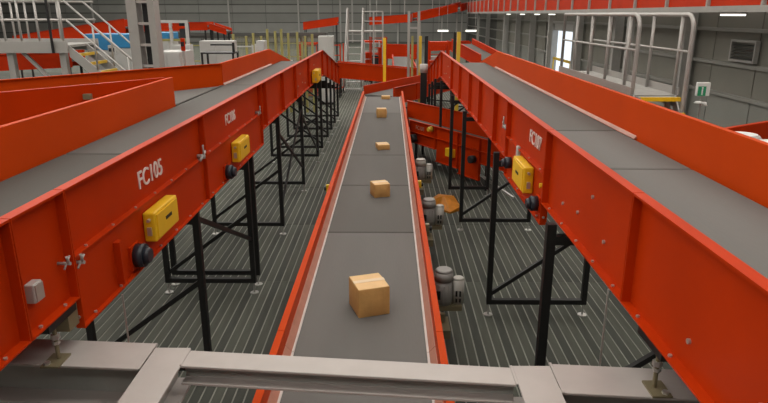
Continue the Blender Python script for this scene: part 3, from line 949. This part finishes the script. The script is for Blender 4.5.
cabinet('machine_cabinet', 'white machine cabinet with blue hood directly behind the left stair', 'cabinet', 87, 110, 50, 20.5, 1.0, top=('blue', .5))
cabinet('machine_cabinet', 'white machine cabinet with blue hood half behind the lift mast', 'cabinet', 111, 131, 48, 20.0, 1.0, top=('blue', .42), doors=1)
cabinet('machine_cabinet', 'blue topped cabinet just right of the lift mast', 'cabinet', 152, 169, 41, 20.6, .9, top=('blue', .26), doors=1)
cabinet('white_cabinet', 'low white machine housing beside the lift mast above the orange guard', 'machine', 153, 180, 52, 15.0, 1.0)
cabinet('white_cabinet', 'white machine housing with open frame above, left background', 'machine', 172, 190, 45, 18.6, .3, doors=1)
cabinet('white_cabinet', 'wide white double-door cabinet left of the yellow posts', 'cabinet', 199, 232, 41, 20.0, .6)
cabinet('white_cabinet', 'small white cabinet seen between the yellow posts', 'cabinet', 256, 264, 41, 21.0, .5, doors=1)
cabinet('white_cabinet', 'tall white panel cabinet left of the white stairs', 'cabinet', 318, 333, 36, 25.0, .5, doors=1)
for i, (px, py, Y, lab, m) in enumerate(((113, 55, 18.6, 'small pale monitor box behind the stair handrail', 'white'), (183.5, 51, 14.4, 'small dark red signal unit standing by the white machine', 'red_far'))):
    p = at_y(px, py, Y)
    t = thing('control_post', lab, 'control unit', (p.x, Y, 0))
    MB().cyl((0, 0, 0), (0, 0, p.z), .03, 8).cyl((0, 0, 0), (0, 0, .02), .15, 12).build('post', 'rail_grey', t)
    k = (1, .45)[i]
    MB().box(-.10 * k, .10 * k, -.06 * k, .06 * k, p.z, p.z + .28).build('head', m, t, bevel=.01)
    MB().box(-.08 * k, .08 * k, -.065 * k - .002, -.061 * k, p.z + .10, p.z + .20).build('panel', 'dark_blue' if i == 0 else 'black', t)

# white open frame with red stuff behind
fr = thing('machine_gantry', 'open white square frame with red crossbars beside the lift mast', 'frame', (at_y(172, 40, 19).x, 19, 0))
a, b = at_y(156, 23, 19), at_y(188, 23, 19)
wd = (b.x - a.x) / 2
for x in (-wd, 0.0, wd):
    MB().box(x - .04, x + .04, -.04, .04, 0, a.z).build('upright', 'white', fr)
MB().box(-wd - .04, wd + .04, -.04, .04, a.z, a.z + .08).build('top_bar', 'white', fr)
for z, m in ((a.z - .16, 'red_far'), (a.z - .52, 'yellow_green'), (a.z - .86, 'red_far')):
    MB().box(-wd + .04, wd - .04, .0, .05, z, z + .07).build('crossbar', m, fr)
MB().box(.25, .5, .0, .2, a.z - .42, a.z - .18).build('camera_box', 'black_rubber', fr)
MB().box(.25 - .02, .52, .06, .12, a.z - .18, a.z).build('camera_mount', 'black_rubber', fr)

# table frame
tb = thing('work_table', 'dark tube work table in front of the white double-door cabinet', 'table', (at_y(217, 52, 17.5).x, 17.5, 0))
zt = at_y(217, 54, 17.5).z
MB().box(-.46, .46, 0, .6, zt, zt + .04).build('tabletop', 'black', tb)
for x in (-.43, .43):
    for y in (.03, .57):
        MB().box(x - .025, x + .025, y - .025, y + .025, 0, zt).build('leg', 'black', tb)
MB().box(.40, .46, 0.1, .16, zt + .04, zt + .30).box(-.2, .40, .11, .15, zt + .22, zt + .26).build('back_rail', 'black', tb)

# crosswise grey walkway beam behind the fence
wk = thing('walkway', 'long grey crosswise walkway behind the white cabinets', 'walkway', (at_y(250, 36, 30).x, 30, 0))
a, b = at_y(192, 33, 30), at_y(345, 33, 30)
h2 = (b.x - a.x) / 2
MB().box(-h2, h2, 0, 1.0, a.z - .24, a.z).build('deck', 'wall_dark', wk)
MB().box(-h2, h2, -.04, 0, a.z - .14, a.z + .02).build('edge_beam', 'wall_dark', wk)
for k in range(7):
    x = -h2 + .1 + (2 * h2 - .2) * k / 6
    MB().box(x - .05, x + .05, .4, .5, 0, a.z - .24).build('leg', 'column', wk)

# safety fence: yellow-green posts with mesh
fence_px = [233, 246, 253, 261, 267, 275, 281, 288, 297, 305, 312]
fn = thing('safety_fence', 'row of yellow-green safety fence posts with mesh in the left background', 'fence', (at_y(272, 45, 23).x, 23, 0))
O = Vector((at_y(272, 45, 23).x, 23, 0))
for i, px in enumerate(fence_px):
    a = at_y(px, [34, 36, 33, 36, 29, 31, 29, 33, 32, 36, 34][i], 23)
    MB(O).box(a.x - .04, a.x + .04, 22.96, 23.04, 0, a.z).build('post', 'yellow_green', fn)
    if i + 1 < len(fence_px):
        b = at_y(fence_px[i + 1], 40, 23)
        z1 = at_y(px, 37, 23).z
        wm = MB(O)
        n = max(3, int((b.x - a.x) / .06))
        for k in range(1, n):
            x = a.x + .04 + (b.x - a.x - .08) * k / n
            wm.box(x - .004, x + .004, 22.996, 23.004, .2, z1)
        for k in range(12):
            z = .2 + (z1 - .2) * k / 11
            wm.box(a.x + .04, b.x - .04, 22.99, 22.998, z - .005, z + .005)
        wm.build('mesh_panel', 'mesh_panel', fn)

# ------------------------------------------------------------------ centre background
wt = thing('steel_stair', 'pale steel stair tower with looped handrails behind the left conveyor peak', 'stair', (at_y(356, 60, 31).x, 31, 0))
zt = at_y(356, 31, 31).z
MB().box(-.45, 1.35, .6, 1.6, zt - .08, zt).build('landing', 'rail_grey', wt)
for k in range(9):
    f = (k + .5) / 9
    tr = MB().box(-.40, .30, -2.0 + 2.6 * f, -1.75 + 2.6 * f, zt * f - .03, zt * f).build('tread', 'rail_grey', wt)
for x in (-.43, .33):
    MB().bar((x, -2.1, .05), (x, .6, zt - .08), .03, .2).build('stringer', 'rail_grey', wt)
    MB().tube([(x, -2.0, .1), (x, -2.0, 1.1)] + [(x, .5, zt + 1.0), (x, .7, zt + 1.05), (x, 1.6, zt + 1.05), (x, 1.6, zt)], .03, 8).build('handrail', 'rail_grey', wt, smooth=True)
for x in (-.43, .33, .85, 1.3):
    MB().box(x - .04, x + .04, .62, .70, 0, zt + .9).build('upright', 'rail_grey', wt)
MB().tube([(.33, .66, zt + .9), (1.3, .66, zt + .9)], .025, 8).tube([(.33, .66, zt + .45), (1.3, .66, zt + .45)], .02, 8).build('railing', 'rail_grey', wt, smooth=True)

# red racks and machines around the centre
for i, (px0, px1, py0, Y, lab) in enumerate((
        (363, 384, 40, 36, 'red open machine rack left of the orange-yellow post'),
        (300, 317, 42, 29, 'small red machine rack left of the white panel cabinet'),
        (429, 449, 41, 30, 'red machine rack between the black post and the striped post'))):
    a, b = at_y(px0, py0, Y), at_y(px1, py0, Y)
    t = thing('machine_rack', lab, 'machine', ((a.x + b.x) / 2, Y, 0))
    w, H = (b.x - a.x) / 2, a.z
    for x in (-w, w):
        for y in (0, .8):
            MB().box(x - .04, x + .04, y - .04, y + .04, 0, H).build('upright', 'red_far', t)
    for k, z in enumerate((.35, .85, 1.3, H - .18)):
        MB().box(-w + .04, w - .04, -.03, .83, z, z + (.14 if k % 2 else .07)).build('shelf', 'red_far', t)
    MB().box(-w * .5, w * .3, .1, .6, 1.0, 1.28).build('motor_unit', 'grey_paint', t)

for i, (px, py, Y, m, r, lab) in enumerate((
        (384.5, 38, 23.5, 'yellow', .055, 'bright orange-yellow bollard post at centre background'),
        (409, 11, 26.3, 'rail_grey', .05, 'tall pale post with cross tie left of the yellow post pair'),
        (419, 11, 26.3, 'rail_grey', .05, 'tall pale post with cross tie right of the yellow post pair'),
        (412.5, 36, 25.8, 'yellow_green', .045, 'short yellow post at the left of the pair by the black post'),
        (420.5, 36, 25.7, 'yellow_post', .055, 'short yellow post at the right of the pair by the black post'),
        (426.5, 36, 28.2, 'black', .075, 'short black post beside the yellow posts'),
        (455, 32, 22.4, 'black', .05, 'dark post of the yellow and black pair behind the right conveyor'),
        (459, 32, 22.0, 'yellow_post', .06, 'yellow post of the yellow and black pair behind the right conveyor'))):
    p = at_y(px, py, Y)
    t = thing('guard_post', lab, 'post', (p.x, Y, 0))
    MB().box(-r, r, -r, r, 0, p.z).build('shaft', m, t)
    MB().box(-r - .06, r + .06, -r - .06, r + .06, 0, .02).build('base_plate', 'black', t)
a, b = at_y(410.3, 28, 26.3), at_y(417.7, 28, 26.3)
tag(MB(a).box(a.x, b.x, 26.27, 26.33, a.z - .04, a.z + .04).build('cross_tie', 'rail_grey'), 'pale cross tie bridging the two tall pale posts', 'bar').location = a

dm = thing('white_drum', 'pale round drum at the corner of the crosswise conveyor', 'drum', (at_y(424.5, 72, 19.5).x, 19.95, 0))
zt = at_y(424.5, 73, 19.8).z
MB().box(-.10, .10, -.10, .10, 0, zt).build('stand', 'black', dm)
MB().cyl((0, 0, zt), (0, 0, zt + .26), .13, 20).build('drum_body', 'grey_paint', dm, smooth=True)

# conveyors seen past the right peak
conveyor('red conveyor falling to the right behind the right conveyor peak', at_y(462, 44, 24), at_y(492, 60, 21.5), .8, .18, .25, step=2.0)
conveyor('red crosswise conveyor far behind the yellow and black posts', at_y(425, 46, 34), at_y(470, 44, 34), .8, .15, .25, step=2.0)

# white luminaires hanging in the distance
for i, (px, Y) in enumerate(((443, 46), (471, 46))):
    a = at_y(px, 31, Y)
    t = thing('hanging_lamp', ['left one of two low hanging white lamps by the far wall', 'right one of two low hanging white lamps by the far wall'][i], 'lamp', tuple(a))
    MB().box(-.36, .36, -.1, .1, -.04, .05).build('diffuser', 'lamp', t)
    MB().box(-.38, .38, -.12, .12, .051, .12).build('housing', 'white', t)
    MB().cyl((-.3, 0, .12), (-.3, 0, ZC - a.z), .012, 6).cyl((.3, 0, .12), (.3, 0, ZC - a.z), .012, 6).build('hanger', 'rail_grey', t)

conveyor('red conveyor running crosswise in the shade under the left platform', at_y(-20, 63, 19.6), at_y(78, 58, 19.6), .8, .22, .25, step=1.5)

# roll cages and pallets scattered through the background
def roll_cage(label, px, pytop, Y, w, m, load):
    p = at_y(px, pytop, Y)
    H = p.z
    t = thing('roll_cage', label, 'cage', (p.x, Y, 0), random.uniform(-.15, .15), 'roll cages in the background')
    MB().box(-w / 2, w / 2, 0, .8, .16, .22).build('base', m, t)
    for x in (-w / 2, w / 2):
        for y in (.03, .77):
            MB().cyl((x, y, 0), (x, y, .15), .05, 8).build('wheel', 'black_rubber', t)
            MB().box(x - .025, x + .025, y - .025, y + .025, .22, H).build('upright', m, t)
    for k in range(5):
        z = .35 + (H - .4) * k / 4
        MB().box(-w / 2 + .025, w / 2 - .025, .015, .04, z - .02, z + .02).build('bar', m, t)
    for k, (lm, h) in enumerate(load):
        x0 = -w / 2 + .05 + k * (w - .1) / len(load)
        x1 = x0 + (w - .1) / len(load) - .02
        MB().box(x0, x1, .10, .70, .22, .22 + h).build('load', lm, t)


for a in (('red tube roll cage just left of the pale stair tower', 334, 44, 29.0, .55, 'red_far', (('white', 1.1),)),
          ('pale roll cage with red load right of the pale stair tower', 372, 42, 34.0, .8, 'white', (('red_far', 1.3), ('white', .9))),
          ('red roll cage with dark load left of the orange-yellow bollard', 379, 37, 33.0, .8, 'red_far', (('black_rubber', 1.2), ('red_far', 1.6))),
          ('pale roll cage with white load in front of the safety fence', 242, 45, 21.6, .7, 'white', (('white', 1.5), ('red_far', 1.0))),
          ('yellow-green roll cage with white load at the right end of the safety fence', 291, 42, 25.0, .8, 'yellow_green', (('white', 1.5), ('grey_paint', 1.2))),
          ('dark roll cage with red load beside the small red machine rack', 310, 44, 26.0, .6, 'wall_dark', (('red_far', 1.4),)),
          ('red roll cage with pale load right of the pale cross tie', 437, 45, 32.0, .7, 'red_far', (('grey_paint', 1.2),)),
          ('pale roll cage left of the wide white double-door cabinet', 194, 44, 22.0, .6, 'yellow_green', (('red_far', 1.2), ('white', 1.5)))):
    roll_cage(*a)
